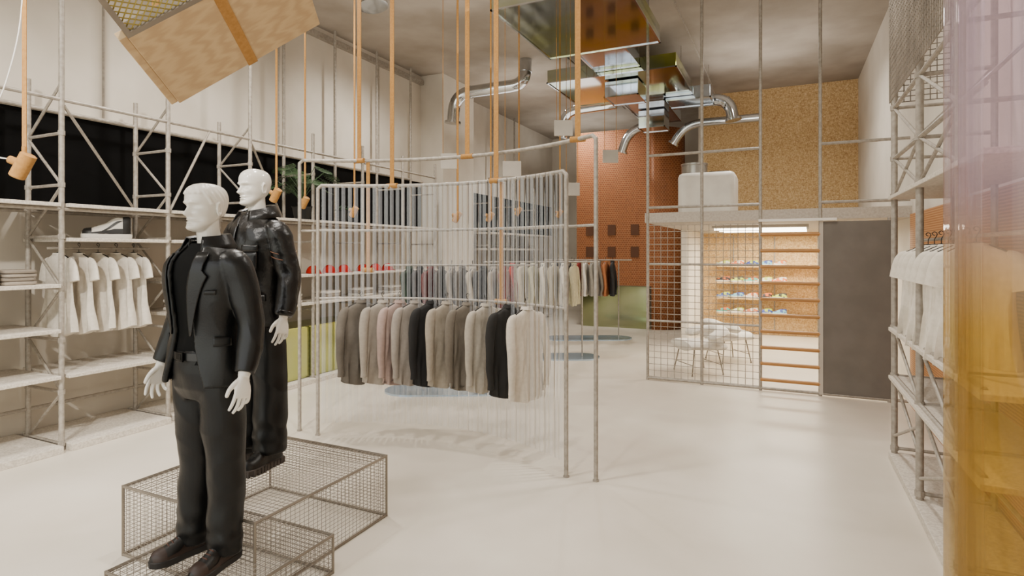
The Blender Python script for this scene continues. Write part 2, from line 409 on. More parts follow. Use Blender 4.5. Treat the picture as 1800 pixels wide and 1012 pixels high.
def hand_mb(mb,W,a,s):
    W=V(W); a=V(a).normalized(); b=V((0,-1,0)); b=(b-a*b.dot(a)).normalized(); c=V((-s,0,0)); c=(c-a*c.dot(a)-b*c.dot(b)).normalized()
    P=lambda p,q,r: W+a*p+b*q+c*r
    q=spl([(-.03,.026,.022),(.01,.028,.017),(.045,.040,.016),(.075,.043,.014),(.096,.040,.011)],4)
    rings=[]
    for (p,wb,wc) in q:
        rings.append([P(p,wb*math.copysign(abs(math.cos(t))**.8,math.cos(t)),wc*math.sin(t)) for t in [2*pi*k/20 for k in range(20)]])
    mb.loft(rings)
    for i,(off,l,sp) in enumerate(((.033,.074,.20),(.011,.083,.06),(-.011,.077,-.08),(-.033,.060,-.26))):
        cu=.12+.07*i; p=.085-(.008 if i in(0,3) else 0); q=off; r=0; pts=[]; ang=cu
        pts.append((*P(p-.02,q,r),.0095)); pts.append((*P(p,q,r),.0095))
        for j,fl in enumerate((.45,.30,.25)):
            dl=l*fl; p+=dl*math.cos(ang)*math.cos(sp); q+=dl*math.sin(sp)*math.cos(ang); r+=dl*math.sin(ang); ang+=cu*1.5
            pts.append((*P(p,q,r),.0088-.0009*j))
        stube(mb,pts,10,3); mb.ell(pts[-1][:3],(.0072,)*3,8,6)
    pts=[(*P(.015,.018,.004),.013),(*P(.035,.040,.008),.0125),(*P(.060,.058,.014),.0105),(*P(.086,.066,.018),.0088)]
    stube(mb,pts,10,4); mb.ell(pts[-1][:3],(.0088,)*3,8,6)
def mannequin(loc,style,turn,label,rz=0.):
    rt=top(empty('mannequin',loc,(0,0,rz)),label,'mannequin','clothed display mannequins')
    body=MB()
    rings=[]
    for z,hw,hd in ((.84,.13,.09),(.95,.145,.095),(1.08,.13,.09),(1.25,.155,.10),(1.40,.17,.10),(1.47,.14,.09),(1.52,.075,.065)):
        rings.append([(hw*math.sin(t),.01-hd*math.cos(t),z) for t in [2*pi*k/32 for k in range(32)]])
    body.loft(rings)
    stube(body,[(0,.03,1.45,.065),(0,.022,1.54,.056),(0,.012,1.62,.053),(0,.008,1.68,.052)],24)
    head_mb(body,(0,-.005,1.61),turn,style==1)
    arms={}
    for s in(-1,1):
        sh=(s*.195,.01,1.45);el=(s*.270,.045,1.17);wr=(s*.312,-.03,.935)
        arms[s]=(sh,el,wr)
        stube(body,[(*sh,.05),(s*.24,.03,1.32,.045),(*el,.038),(s*.297,.01,1.05,.036),(*wr,.026)],14)
        hand_mb(body,wr,(s*.16,-.22,-1),s)
        stube(body,[(s*.085,.01,.92,.062),(s*.10,.012,.72,.056),(s*.108,.025,.5,.048),(s*.112,.03,.33,.044),(s*.115,.035,.07,.028)],14)
        body.ell((s*.118,-.03,.05),(.028,.08,.018))
    bo=mk(body,'body',M_mann,rt); remesh(bo,.0029,1)
    tr=MB(); rings=[]
    for z,hw,hd in ((.80,.15,.10),(.86,.175,.125),(.94,.180,.128),(1.04,.165,.118)):
        rings.append([(hw*math.sin(t),.01-hd*math.cos(t),z) for t in [2*pi*k/40 for k in range(40)]])
    tr.loft(rings)
    for s in(-1,1):
        if style==1: rr=[(.90,.100),(.76,.104),(.62,.095),(.5,.087),(.38,.083),(.29,.078),(.22,.081),(.17,.074),(.13,.078),(.10,.071),(.06,.068)]
        else: rr=[(.90,.098),(.76,.104),(.62,.100),(.5,.096),(.38,.096),(.29,.098),(.24,.092),(.19,.099),(.15,.094),(.11,.099),(.09,.094)]
        stube(tr,[(s*(.088+.03*(.9-z)/.8),.012+.02*math.sin((.9-z)*3.6),z,r) for z,r in rr],28,5)
    to=mk(tr,'trousers',M_tr,rt); remesh(to,.007,2); wrinkle(to,.010,(5,5,4.5),3*style,fine=.35)
    be=MB(); rings=[]
    for z,o in ((1.0,0),(1.0,.006),(1.035,.006),(1.035,0)):
        rings.append([((.178+o)*math.sin(t),.01-(.130+o)*math.cos(t),z) for t in [2*pi*k/40 for k in range(40)]])
    be.loft(rings,cap=False)
    bl=mk(be,'belt',M_belt,rt)
    mk(MB().box((-.025,-.139,.995),(.025,-.129,1.04)).box((-.016,-.141,1.003),(.016,-.136,1.032)),'buckle',mat('gunmetal','#1d1d1d',.25,.9),bl,bevel=.002)
    tb=MB(); tb.loft([[JS(2*pi*k/40,z,-.012,.95) for k in range(40)] for z in (.98,1.05,1.12,1.2,1.3,1.4,1.46,1.5,1.535,1.555)])
    t2=mk(tb,'top',M_tee,rt)
    if style==1: gap=lambda z: cr(z,[.88,1.0,1.1,1.25,1.4,1.5,1.57],[.70,.48,.36,.32,.36,.50,.9])
    else: gap=lambda z: .02
    jm=M_jk1 if style==1 else M_jk2
    jb=MB(); n=72; zz=[.88+.69*i/34 for i in range(35)]
    outer=[];inner=[]
    for z in zz:
        g=gap(z); ths=[g+(2*pi-2*g)*k/n for k in range(n+1)]
        fl=lambda th: .007*math.sin(th*5+z*6)*max(0,(1.15-z)/.25)
        outer.append([JS(t,z,.004+fl(t)) for t in ths]); inner.append([JS(t,z,-.016+fl(t)) for t in ths])
    jb.loft([o+i[::-1] for o,i in zip(outer,inner)])
    for s in(-1,1):
        sh,el,wr=arms[s]
        stube(jb,[(s*.14,.01,1.47,.055),(s*.195,.01,1.445,.074),(s*.222,.025,1.36,.072),(s*.25,.04,1.26,.065),(*el,.061),(s*.288,.02,1.08,.058),(s*.303,-.005,1.0,.052),(wr[0],wr[1]+.004,wr[2]+.015,.047)],24,6)
    jo=mk(jb,'jacket',jm,rt); remesh(jo,.006,3); wrinkle(jo,.007 if style==1 else .011,(5,5,5),5*style,fine=.35)
    if style==2: wrinkle(jo,.004,(9,9,14),2)
    def surf(name,th0,th1,z0,z1,off,nu=10,nv=14,parent=jo,m=jm,thick=.006,sc=1):
        b=MB(); rows=[]
        for j in range(nv+1):
            z=z0+(z1-z0)*j/nv; a0=th0(z);a1=th1(z); rows.append([JS(a0+(a1-a0)*i/nu,z,off) for i in range(nu+1)])
        b.loft(rows,cap=False,closed=False)
        o=mk(b,name,m,parent); so=o.modifiers.new('s','SOLIDIFY'); so.thickness=thick; so.offset=1; return o
    if style==1:
        wl=lambda z: cr(z,[1.12,1.22,1.36,1.42,1.425,1.5],[.02,.16,.34,.42,.26,.32])
        for s in(-1,1):
            surf('lapel',lambda z:s*(gap(z)-.03),lambda z:s*(gap(z)+wl(z)),1.12,1.51,.015)
            surf('pocket_flap',lambda z:s*.95,lambda z:s*1.45,1.07,1.115,.017,nv=3)
        surf('breast_pocket',lambda z:.72,lambda z:1.0,1.315,1.335,.016,nv=2)
        cb=MB(); rows=[]
        for z,r1,r2 in ((1.50,.104,.100),(1.54,.094,.088),(1.585,.090,.082),(1.59,.102,.094),(1.55,.120,.110),(1.525,.132,.120)):
            rows.append([(r1*math.sin(t),.015-r2*math.cos(t),z-.012*math.cos(t)) for t in [.62+(2*pi-1.24)*k/40 for k in range(41)]])
        cb.loft(rows,cap=False,closed=False)
        o=mk(cb,'collar',jm,jo); so=o.modifiers.new('s','SOLIDIFY'); so.thickness=.006
    else:
        surf('zip_placket',lambda z:-.12,lambda z:.10,.91,1.50,.017,nu=4,nv=20)
        for s in(-1,1):
            surf('pocket_flap',lambda z:s*.35,lambda z:s*.85,1.33,1.37,.019,nv=3)
            surf('chest_pocket',lambda z:s*.37,lambda z:s*.83,1.22,1.33,.016,nv=4)
            surf('pocket_flap',lambda z:s*.55,lambda z:s*1.15,1.03,1.07,.019,nv=3)
        cb=MB(); rows=[]
        for z,r1,r2 in ((1.49,.118,.104),(1.53,.098,.092),(1.57,.090,.086),(1.595,.098,.094),(1.60,.108,.104),(1.57,.128,.118),(1.535,.150,.130)):
            rows.append([(r1*math.sin(t),.015-r2*math.cos(t),z-.028*math.cos(t)) for t in [.5+(2*pi-1.0)*k/40 for k in range(41)]])
        cb.loft(rows,cap=False,closed=False)
        o=mk(cb,'collar',jm,jo); so=o.modifiers.new('s','SOLIDIFY'); so.thickness=.006
        ms=mat('orange_trim','#5e3a22',.6)
        for s in(-1,1):
            for (t0,cx,cy,r) in ((1.335,.230,.028,.081),(1.30,.240,.033,.078)):
                mk(MB().torus((s*cx,cy,t0),r-.003,.0035,M=Matrix.Rotation(s*.3,3,'Y')@Matrix.Rotation(.1,3,'X'),n=32,m=6),'sleeve_stripe',ms,jo)
            mk(MB().torus((s*.309,-.018,.965),.047,.009,M=Matrix.Rotation(s*-.1,3,'Y')@Matrix.Rotation(-.3,3,'X'),n=32,m=8),'cuff',jm,jo)
    for s in(-1,1):
        if style==1: shoe('shoe',rt,(s*.115,.035,0),s*.16,M_shoe,mat('dark_sole','#1d1a18',.6),mat('rust_lace','#4a2c20',.7),hi=.10,collar=.015,over=mat('rust_overlay','#2c1d16',.5))
        else: shoe('boot',rt,(s*.12,.035,.004),s*.18,M_shoe,M_sole,M_hang,hi=.115,lug=True,collar=.03,scale=1.06)
    return rt
mannequin((-2.58,1.93,.215),1,.06,'glossy white male mannequin in open black blazer, black trousers and trainers',rz=-.03)
mannequin((-3.02,2.60,.40),2,-.02,'glossy white male mannequin in black high-collar jacket and lug-soled boots',rz=-.1)

def plinth(x0,x1,y0,y1,h,label):
    e=top(empty('wire_plinth',(x0,y0,0)),label,'display plinth','wire mesh plinths')
    w=x1-x0;d=y1-y0; r=.008
    fr=MB()
    for z in(r,h-r):
        for p,q in(((0,0,z),(w,0,z)),((w,0,z),(w,d,z)),((w,d,z),(0,d,z)),((0,d,z),(0,0,z))): fr.cyl(p,q,r,n=6)
    for p in((0,0),(w,0),(w,d),(0,d)): fr.cyl((p[0],p[1],0),(p[0],p[1],h),r,n=6)
    mk(fr,'frame',M_frame,e)
    m=MB(); s=.032; t=.0017
    for o,u,v,U,W in (((0,0,0),(1,0,0),(0,0,1),w,h),((0,d,0),(1,0,0),(0,0,1),w,h),((0,0,0),(0,1,0),(0,0,1),d,h),((w,0,0),(0,1,0),(0,0,1),d,h),((0,0,h-.004),(1,0,0),(0,1,0),w,d)):
        m.wire(o,u,v,U,W,s,s*.7 if v==(0,0,1) else s,t)
    mk(m,'wire_mesh',M_wire,e,smooth=False)
plinth(-3.41,-2.36,2.03,3.07,.40,'square wire mesh plinth under the jacketed mannequin')
plinth(-2.92,-2.20,1.66,2.40,.212,'low wire mesh plinth under the blazer mannequin')

# ------------------------------------------------------------------ garments
def garment_parts(seed,long=True,length=.72,thick=.045,hw=.215):
    rnd=random.Random(seed); ph=[rnd.uniform(0,6) for _ in range(6)]; b=MB(); rings=[]
    zs=[-.065,-.075,-.10,-.13,-.17,-.22,-.3,-.38,-.46,-.54,-.62,-.68,-length-.06]
    if not long: zs[-2]=-.70
    ws=[.050,.075,.135,.185,hw-.01,hw-.02,hw-.028,hw-.03,hw-.025,hw-.018,hw-.012,hw-.006,hw]
    ts=[.030,.034,.036,.034,.034,thick,thick,thick,thick,thick,thick,thick,thick]
    nz=26
    for j in range(nz+1):
        z=zs[0]+(zs[-1]-zs[0])*(j/nz)**1.25; W=cr(-z,[-q for q in zs],ws); T=cr(-z,[-q for q in zs],ts); dz=max(0,(-z-.15))/.6; r=[]
        for k in range(52):
            t=2*pi*k/52; y=W*math.cos(t); s=math.sin(t)
            rp=.016*dz*math.sin(3*t+ph[0]+z*3)+.016*dz*math.sin(7*t+ph[1]-z*5)+.009*math.sin(11*t+ph[2]+z*9)*dz
            x=T*math.copysign(abs(s)**.8,s)+rp
            zz=z+(.025*math.cos(2*t)*dz if j==nz else 0)
            r.append((x,y*(1+.05*dz*math.sin(2*t+ph[3])),zz))
        rings.append(r)
    b.loft(rings)
    for s in(-1,1):
        if long:
            o=rnd.uniform(.0,.03)
            p=[(0,s*.14,-.12,.028),(0,s*.192,-.158,.046),(o,s*.222,-.28,.046),(o*1.5+.012,s*.236,-.42,.041),(o*2+.01,s*.238,-.56,.037),(o+.02,s*.234,-.66,.031),(o+.02,s*.234,-.73,.033)]
        else:
            p=[(0,s*.14,-.125,.035),(0,s*.185,-.16,.055),(0,s*.21,-.22,.060),(0,s*.228,-.31,.062)]
        stube(b,p,14,5,ref=(0,1,0),sq=.7 if long else .45)
    c=MB(); rows=[]
    if long:
        for z,r in((-.075,.052),(-.045,.045),(-.04,.05),(-.068,.064)): rows.append([(r*.75*math.sin(t),r*math.cos(t),z) for t in [2*pi*k/20 for k in range(20)]])
    else:
        for z,r in((-.068,.058),(-.058,.056),(-.058,.062),(-.072,.068)): rows.append([(r*.6*math.sin(t),r*math.cos(t),z) for t in [2*pi*k/20 for k in range(20)]])
    c.loft(rows,cap=False)
    return b,c
def hanger_mb():
    h=MB()
    h.tube(spl([(0,.0,.008),(0,.016,.022),(0,.0,.036),(0,-.018,.02),(0,-.010,-.002),(0,0,-.02),(0,0,-.06)],5),.003,6)
    h.tube(spl([(0,-.19,-.125),(0,-.10,-.085),(0,0,-.055),(0,.10,-.085),(0,.19,-.125)],5),.007,6)
    return h
PROTO={}
def garment(kind,variant,loc,rz,m,name,label,cat,group):
    key=(kind,variant,name)
    if key not in PROTO:
        b,c=garment_parts(variant*13+len(kind),long=kind!='tee',length={'shirt':.75,'tee':.73,'coat':.66}[kind],thick={'shirt':.026,'tee':.032,'coat':.04}[kind])
        o=mk(b,name,m); mk(c,'collar',m,o); mk(hanger_mb(),'hanger',M_hang,o)
        PROTO[key]=o; n=o
    else: n=dup(PROTO[key])
    n.location=loc; n.rotation_euler=(0,0,rz)
    for c in [n]+[q for q in n.children if q.name.startswith('collar')]: setmat(c,m)
    top(n,label,cat,group); return n
cm=lambda h,n,h2=None: mat('cloth_'+n,h,.85,hex2=h2,scale=30,bump=.1,bscale=200)

# ------------------------------------------------------------------ curved rails
def arc(x0,x1,y0,y1,sag,n=32):
    out=[]
    for i in range(n+1):
        t=i/n; out.append((x0+(x1-x0)*t, y0+(y1-y0)*t+sag*(1-(2*t-1)**2)))
    return out
def yat(A,x):
    for (xa,ya),(xb,yb) in zip(A,A[1:]):
        if xa<=x<=xb: return ya+(yb-ya)*(x-xa)/(xb-xa)
    return A[0][1]
A1=arc(-4.24,-1.29,4.17,4.21,.47); A2=arc(-3.98,-1.52,4.14,4.19,.40)
def rack(A,h,rails,label,name='curved_clothes_rail'):
    e=top(empty(name,(0,0,0)),label,'clothes rail','curved hanging rails')
    r=.017
    (xa,ya),(xb,yb)=A[0],A[-1]
    for (x,y) in(A[0],A[-1]):
        mk(MB().cyl((x,y,0),(x,y,h-.05),r,n=12).cyl((x,y,0),(x,y,.012),.024,n=12),'post',M_pole,e)
    tp=[(xa,ya,h-.06),(xa,ya,h-.03)]+[(xa+.03,ya+.015,h)]+[(x,y,h) for x,y in A[2:-2]]+[(xb-.03,yb+.015,h),(xb,yb,h-.03),(xb,yb,h-.06)]
    mk(MB().tube(tp,r,12),'top_rail',M_pole,e)
    for z in rails: mk(MB().tube([(x,y,z) for x,y in A],.011,8),'cross_rail',M_pole,e)
    return e
rack(A1,2.61,[1.93],'tall curved grey tube rail hung on orange straps')
rack(A2,2.35,[1.93,1.29],'curved grey tube rail with strip curtain and shirts')
sc=top(empty('strip_curtain',(0,0,0)),'clear plastic strip curtain hanging from curved rail','curtain')
pr=None
for i in range(46):
    t=(i+.5)/46; x=-3.95+(2.40)*t; y=yat(A2,x)-.02; dy=(yat(A2,x+.02)-yat(A2,x-.02))/.04; a=math.atan(dy)+(.35 if i%2 else .1)
    if pr is None:
        b=MB(); rows=[]
        for z in (2.36,2.2,1.8,1.2,.6,.12): rows.append([(-.018,.006,z),(0,0,z),(.018,.006,z)])
        b.loft(rows,cap=False,closed=False); pr=mk(b,'strip',M_pvc,sc); o=pr
    else:
        o=pr.copy(); col.objects.link(o)
    o.location=(x,y,0); o.rotation_euler=(0,0,a)
def strap(x,y,z0,z1,w=.045):
    e=top(empty('ceiling_strap',(x,y,z0)),'flat orange webbing strap looped around the rail','strap','orange suspension straps')
    mk(MB().box((-w/2,-.003,0),(w/2,.003,z1-z0)),'webbing',M_strap,e,smooth=False)
    mk(MB().tube([(-.06,0,0),(.06,0,0)],.024,12),'loop',M_strap,e)
for x in(-3.74,-2.66,-1.47): strap(x,yat(A1,x),2.61,H)
for x in(-3.36,-2.29): strap(x,yat(A2,x),2.35,H)
strap(-3.66,yat(A1,-3.66),1.55,2.6,.04)
strap(-2.25,yat(A2,-2.25)+.03,1.29,2.33,.04)
SH=[(-3.63,'#655e55'),(-3.44,'#a59c90'),(-3.29,'#a58f86'),(-3.14,'#968d83'),(-2.98,'#181717'),(-2.82,'#a19788'),(-2.60,'#6f675c'),(-2.40,'#ada496'),(-2.15,'#1c1a18'),(-1.95,'#cbc1b2')]
LB={'#181717':'charcoal','#1c1a18':'dark brown','#a58f86':'dusty pink','#655e55':'taupe','#6f675c':'khaki grey','#cbc1b2':'cream'}
for i,(x,h) in enumerate(SH):
    n=LB.get(h,'light beige')
    garment('shirt',i%4,(x,yat(A2,x),1.315),random.uniform(-.08,.08)-.25,cm(h,'s%d'%i),'dress_shirt',n+' long-sleeved shirt on hanger on the curved rail','shirt','shirts on the curved rail')

# ------------------------------------------------------------------ left shelving
YU=[.9,1.88,2.84,3.80,4.8,5.8,6.8,7.8,8.8]
def upright(parent,xf,xb,y,h,dense=True):
    b=MB(); r=.022
    b.cyl((xf,y,0),(xf,y,h if dense else 3.3),r,n=10); b.cyl((xb,y,0),(xb,y,h if not dense else 3.3),r,n=10)
    z=.06; k=0
    while z<3.1:
        b.cyl((xf,y,z),(xb,y,z),.014,n=6)
        if dense:
            if k%2: b.cyl((xf,y,z),(xb,y,z+.44),.012,n=6)
            else: b.cyl((xb,y,z),(xf,y,z+.44),.012,n=6)
        for x in(xf,xb): b.cyl((x,y,z-.02),(x,y,z+.02),.028,n=8)
        z+=.45 if dense else .9; k+=1
    return mk(b,'upright',M_pole,parent)
xf,xb=-5.69,-6.22
SHZ={0:[.06,.66,1.06,1.45,2.15],1:[.06,.66,1.06,1.45,2.15],2:[.06,.66,1.85,2.15],3:[.06,.66,1.10,1.45,1.85,2.15]}
for i in range(len(YU)-1):
    y0,y1=YU[i],YU[i+1]
    e=top(empty('shelving_unit',(0,0,0)),'grey tube scaffold shelving bay with speckled shelves','shelving','wall scaffold shelving')
    upright(e,xf,xb,y0+.03,5.1,i<5)
    if i==len(YU)-2: upright(e,xf,xb,y1,5.1,False)
    for z in(3.05,2.1,.3):
        for x in((xf,xb) if z>2 else (xb,)): mk(MB().cyl((x,y0+.03,z),(x,y1+.03,z),.017),'crossbar',M_pole,e)
    if i<5: mk(MB().cyl((xf,y0+.05,2.15),(xf,y0+.5,3.05),.013),'brace',M_pole,e) if i%2 else mk(MB().cyl((xb,y1,2.2),(xf,y0+.05,3.0),.013),'brace',M_pole,e)
    for z in SHZ.get(i,[.06,.66,1.06,1.43,2.15]):
        if z==.66 and 4<=i<=5: continue
        t=.06 if z<.1 else .032
        mk(MB().box((XL+.02,y0+.06,z-t),(xf+(.10 if z<.1 else .06),y1,z)),'shelf',M_shelf,e,smooth=False,bevel=.004)
    if i==2: mk(MB().cyl((-5.95,y0+.05,1.76),(-5.95,y1,1.76),.012),'hanging_rail',M_pole,e)
for j,y in enumerate((10.9,12.1,13.3)):
    e=top(empty('shelving_unit',(0,0,0)),'grey tube scaffold shelving bay with speckled shelves','shelving','wall scaffold shelving')
    upright(e,xf,xb,y,5.1,False)
    for z in(.08,.8,1.3,1.8,2.15): mk(MB().box((XL+.02,y+.03,z-.04),(xf+.05,y+1.15,z)),'shelf',M_shelf,e,smooth=False)
MT=mat('white_tee','#d9d1c4',.9,hex2='#cec6b8',scale=30,bump=.08,bscale=150)
for i in range(5):
    garment('tee',i%3,(-5.95,2.98+.165*i,1.775),pi/2+random.uniform(-.1,.1)+.12,MT,'t_shirt','off-white cotton t-shirt on black hanger in scaffold bay','t-shirt','white t-shirts in the scaffold bay')
for i,y in enumerate((2.05,2.33,2.60)):
    for k in range(4):
        z=1.45+.032*k; b=MB(); rings=[]
        for zz,g in((0.001,.012),(.006,.002),(.014,0),(.026,.002),(.031,.012)):
            rings.append([((.15-g)*math.copysign(abs(math.cos(t))**.35,math.cos(t)),(.12-g)*math.copysign(abs(math.sin(t))**.35,math.sin(t)),zz) for t in [2*pi*q/28 for q in range(28)]])
        b.loft(rings)
        o=mk(b,'folded_shirt',cm('#857b6e','f%d'%(k%2)) if k%2 else cm('#988d7f','f%d'%(k%2)),loc=(-5.86+random.uniform(-.01,.01),y,z),rot=(0,0,random.uniform(-.08,.08)))
        top(o,'folded taupe grey shirt in a stack on the shelf','folded shirt','folded shirts stacked on the shelf')
e=shoe('high_top_sneaker',None,(-5.80,3.42,1.85),-.5,mat('sneaker_white','#cfcac0',.5),mat('white_sole','#d8d3c9',.6),mat('white_lace','#dcd7cd',.7),scale=1.35,high=True,over=mat('sneaker_black','#121211',.5))
top(e,'black and white high-top sneaker on the scaffold shelf','sneaker')
def cap(loc,rz,m,label):
    e=top(empty('baseball_cap',loc,(0,0,rz)),label,'cap','caps on the shelf')
    b=MB(); rings=[]
    for j in range(8):
        a=pi/2*j/7.2; rings.append([(.10*math.cos(a)*math.cos(t),.09*math.cos(a)*math.sin(t),.11*math.sin(a)) for t in [2*pi*q/20 for q in range(20)]])
    b.loft(rings); mk(b,'crown',m,e)
    v=MB(); rr=[]
    for zz in(.004,.010):
        rr.append([(.04+.13*max(0,math.cos(t)),.085*math.sin(t),zz-.02*max(0,math.cos(t))*abs(math.sin(t))) for t in [-pi/2+pi*q/14 for q in range(15)]])
    v.loft(rr); mk(v,'brim',m,e)
for i in range(6): cap((-5.8,5.95+.3*i+(.12 if i>2 else 0),1.435),random.uniform(-.5,.5),M_redcap,'bright red baseball cap on the scaffold shelf')
for i in range(2): cap((-5.8,4.95+.33*i,1.435),.2,cm('#c9c0b3','cp'),'beige baseball cap on the scaffold shelf')
for i in range(6):
    y=4.1+.72*i
    for k in range(3):
        b=MB().box((-.14,-.13,0),(.14,.13,.04))
        o=mk(b,'folded_garment',cm(random.choice(['#b9afa1','#8f8578','#d4ccc0']),'g%d'%(k)),loc=(-5.85,y,1.06+.042*k),bevel=.014)
        if i==0: o.location.z=1.10+.042*k
        top(o,'folded knit garment stacked on a speckled shelf','folded garment','folded garments on lower shelves')
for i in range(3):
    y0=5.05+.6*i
    e=top(empty('mirrored_cabinet',(-6.3,y0,.0)),'mirrored low cabinet with green reflection put into its colour, under the scaffold shelf','cabinet','mirrored low cabinets')
    mk(MB().box((0,.002,.065),(.56,.598,.74)),'body',M_green_reflect,e,smooth=False)
    mk(MB().box((.56,.004,.08),(.575,.596,.73)),'door',M_green_reflect,e,smooth=False)
def plant(loc,n,hgt,label,pot=.09,RR=.26,LL=.2):
    e=top(empty('potted_plant',loc),label,'plant')
    mk(MB().tube([(0,0,0),(0,0,.16),(0,0,.17),(0,0,.18),(0,0,.165)],[pot*.75,pot,pot*1.08,pot*1.08,pot*.9],20),'pot',M_pot,e)
    st=MB(); lf=MB(); rnd=random.Random(4)
    for i in range(n):
        a=2*pi*i/n+rnd.uniform(-.3,.3); R=rnd.uniform(RR*.4,RR); hh=hgt*rnd.uniform(.4,1)
        tip=V((R*math.cos(a),R*math.sin(a),.17+hh))
        st.tube(spl([(0,0,.15),(tip.x*.3,tip.y*.3,.15+hh*.6),tuple(tip)],4),.004,5)
        d=V((math.cos(a),math.sin(a),-.5)).normalized(); sd=V((-math.sin(a),math.cos(a),0)); up=d.cross(sd)
        L_=rnd.uniform(LL*.7,LL); n0=len(lf.v); K=9
        for k in range(K):
            s=k/(K-1); lf.v.append(tip+d*L_*s-up*.02*math.sin(s*pi))
        for sg in(-1,1):
            for k in range(K-1):
                s=k/(K-1); w=LL*.43*math.sin(pi*min(1,s*.85+.12)); c=tip+d*L_*(s+.02)
                q=[lf.v[n0+k],lf.v[n0+k]+d*L_*.07]
                m0=len(lf.v); lf.v+=[q[0],c+sd*sg*w+d*.03,c+sd*sg*w+d*(.03+.012),q[1]+d*.004]; lf.f.append([m0,m0+1,m0+2,m0+3])
    mk(st,'stems',M_green,e); o=mk(lf,'leaves',M_green,e)
plant((-5.80,5.75,2.15),24,.56,'dark green split-leaf plant in a black pot atop shelving',.13,.36,.28)
plant((-5.80,6.52,2.15),5,.08,'small plant in a black pot atop shelving',.08,.08,.06)
plant((-5.80,6.74,2.15),5,.08,'small plant in a black pot atop shelving',.08,.08,.06)

# ------------------------------------------------------------------ right shelving
e=top(empty('shelving_unit',(0,0,0)),'grey tube scaffold shelving against the ribbed orange wall','shelving','wall scaffold shelving')
xf2,xb2=.82,1.22
for y in(5.7,4.7,3.7):
    b=MB().cyl((xf2,y,0),(xf2,y,5.1),.024,n=10).cyl((xb2,y,0),(xb2,y,5.1),.02,n=8)
    for z in(.1,.7,1.1,2.19,2.5,2.92): b.cyl((xf2,y,z),(xb2,y,z),.014,n=6); b.cyl((xf2,y,z-.02),(xf2,y,z+.02),.03,n=8)
    b.cyl((xf2,y,2.5),(xb2,y,2.92),.012,n=6).cyl((xf2,y,.7),(xb2,y,.2),.012,n=6)
    mk(b,'upright',M_pole,e)
for z in(.7,1.1,2.19,2.5,2.92): mk(MB().cyl((xf2,3.3,z),(xf2,5.7,z),.016),'crossbar',M_pole,e)
for y in(5.7,4.7):
    for za,zb in((2.92,2.5),(2.5,2.19),(2.19,2.5),(1.1,.7),(.7,.35),(.2,.55)): mk(MB().cyl((xf2,y,za),(xf2,y-1,zb),.012),'brace',M_pole,e)
for z,t in((.06,.06),(.7,.03),(1.1,.03),(2.19,.03)): mk(MB().box((.78,3.2,z-t),(XR-.05,5.72,z)),'shelf',M_shelf,e,smooth=False,bevel=.004)
mk(MB().cyl((1.0,3.3,1.82),(1.0,5.65,1.82),.012),'hanging_rail',M_pole,e)
e=top(empty('wire_mesh_panel',(0,0,0)),'galvanised wire mesh panel fixed to scaffold uprights','mesh panel')
mk(MB().wire((.79,3.8,2.97),(0,1,0),(0,0,1),1.93,1.9,.045,.045,.004).wire((.8,5.72,2.97),(1,0,0),(0,0,1),.45,1.9,.045,.045,.004),'wire_mesh',M_wire,e,smooth=False)
for i in range(7):
    garment('tee',i%3,(.96,4.0+.2*i,1.835),pi/2-.75+random.uniform(-.05,.05),MT,'t_shirt','white cotton t-shirt on hanger in scaffold shelving','t-shirt','white t-shirts on the scaffold rail')
e=top(empty('acrylic_tube',(.81,2.59,0)),'large translucent pink and amber acrylic tube','acrylic tube')
for R,nm in((.279,'outer_shell'),(.235,'inner_shell')):
    b=MB(); rows=[]
    for z in(0,1,2,3,4,H): rows.append([((R+.004*math.cos(9*t))*math.cos(t),(R+.004*math.cos(9*t))*math.sin(t),z) for t in [2*pi*k/144 for k in range(144)]])
    b.loft(rows,cap=False); mk(b,nm,M_acr,e)

# ------------------------------------------------------------------ free-standing racks
RC=[[('#2a3a2c','dark green'),('#1f1c1c','black'),('#5a2320','dark red'),('#3a3633','charcoal'),('#8b8379','grey'),('#55504a','dark grey'),('#b3aa9c','beige'),('#1d1d1f','black'),('#9a9287','grey'),('#6b2a22','rust red')],
    [('#4a2a24','maroon'),('#a8322a','red'),('#c8c0ae','cream'),('#b9b49a','pale green'),('#d3ccbe','off-white'),('#b0a894','beige'),('#d8d2c6','white'),('#a9a184','olive beige')],
    [('#1e1e1f','black'),('#b7b0a6','light grey'),('#2b2826','charcoal'),('#8c2f28','red'),('#d5cfc5','white'),('#8f8a80','grey'),('#6d665c','taupe'),('#9c5f36','orange brown'),('#1c1b1b','black')]]
for ri,(cx,cy,L_) in enumerate(((-3.65,6.25,1.9),(-3.6,8.75,1.9),(-3.55,11.05,1.75))):
    a=math.radians(27); e=top(empty('garment_rack',(cx,cy,0),(0,0,a)),'steel rail garment rack on mirrored oval base plate','garment rack','garment racks with oval bases')
    b=MB(); rows=[]; W=.31
    for z in(0,.02):
        r=[]
        for k in range(17): t=-pi/2+pi*k/16; r.append((L_/2-W+W*math.cos(t),W*math.sin(t),z))
        for k in range(17): t=pi/2+pi*k/16; r.append((-L_/2+W+W*math.cos(t),W*math.sin(t),z))
        rows.append(r)
    b.loft(rows); mk(b,'base_plate',M_plate,e,ang=30)
    for sx in((-.25,.35)): mk(MB().cyl((sx*L_,0,.02),(sx*L_,0,1.56),.013,n=8),'post',M_pole,e)
    mk(MB().cyl((-L_*.5,0,1.56),(L_*.5,0,1.56),.013,n=8),'rail',M_pole,e)
    n=len(RC[ri])
    for i,(h,nm) in enumerate(RC[ri]):
        t=(-.34+.62*i/(n-1))*L_; x=cx+t*math.cos(a); y=cy+t*math.sin(a)
        garment('coat',i%3,(x,y,1.585),a+random.uniform(-.15,.15)-.3,cm(h,'r%d_%d'%(ri,i)),'jacket',nm+' jacket on hanger on the steel garment rack','jacket','jackets on garment racks')

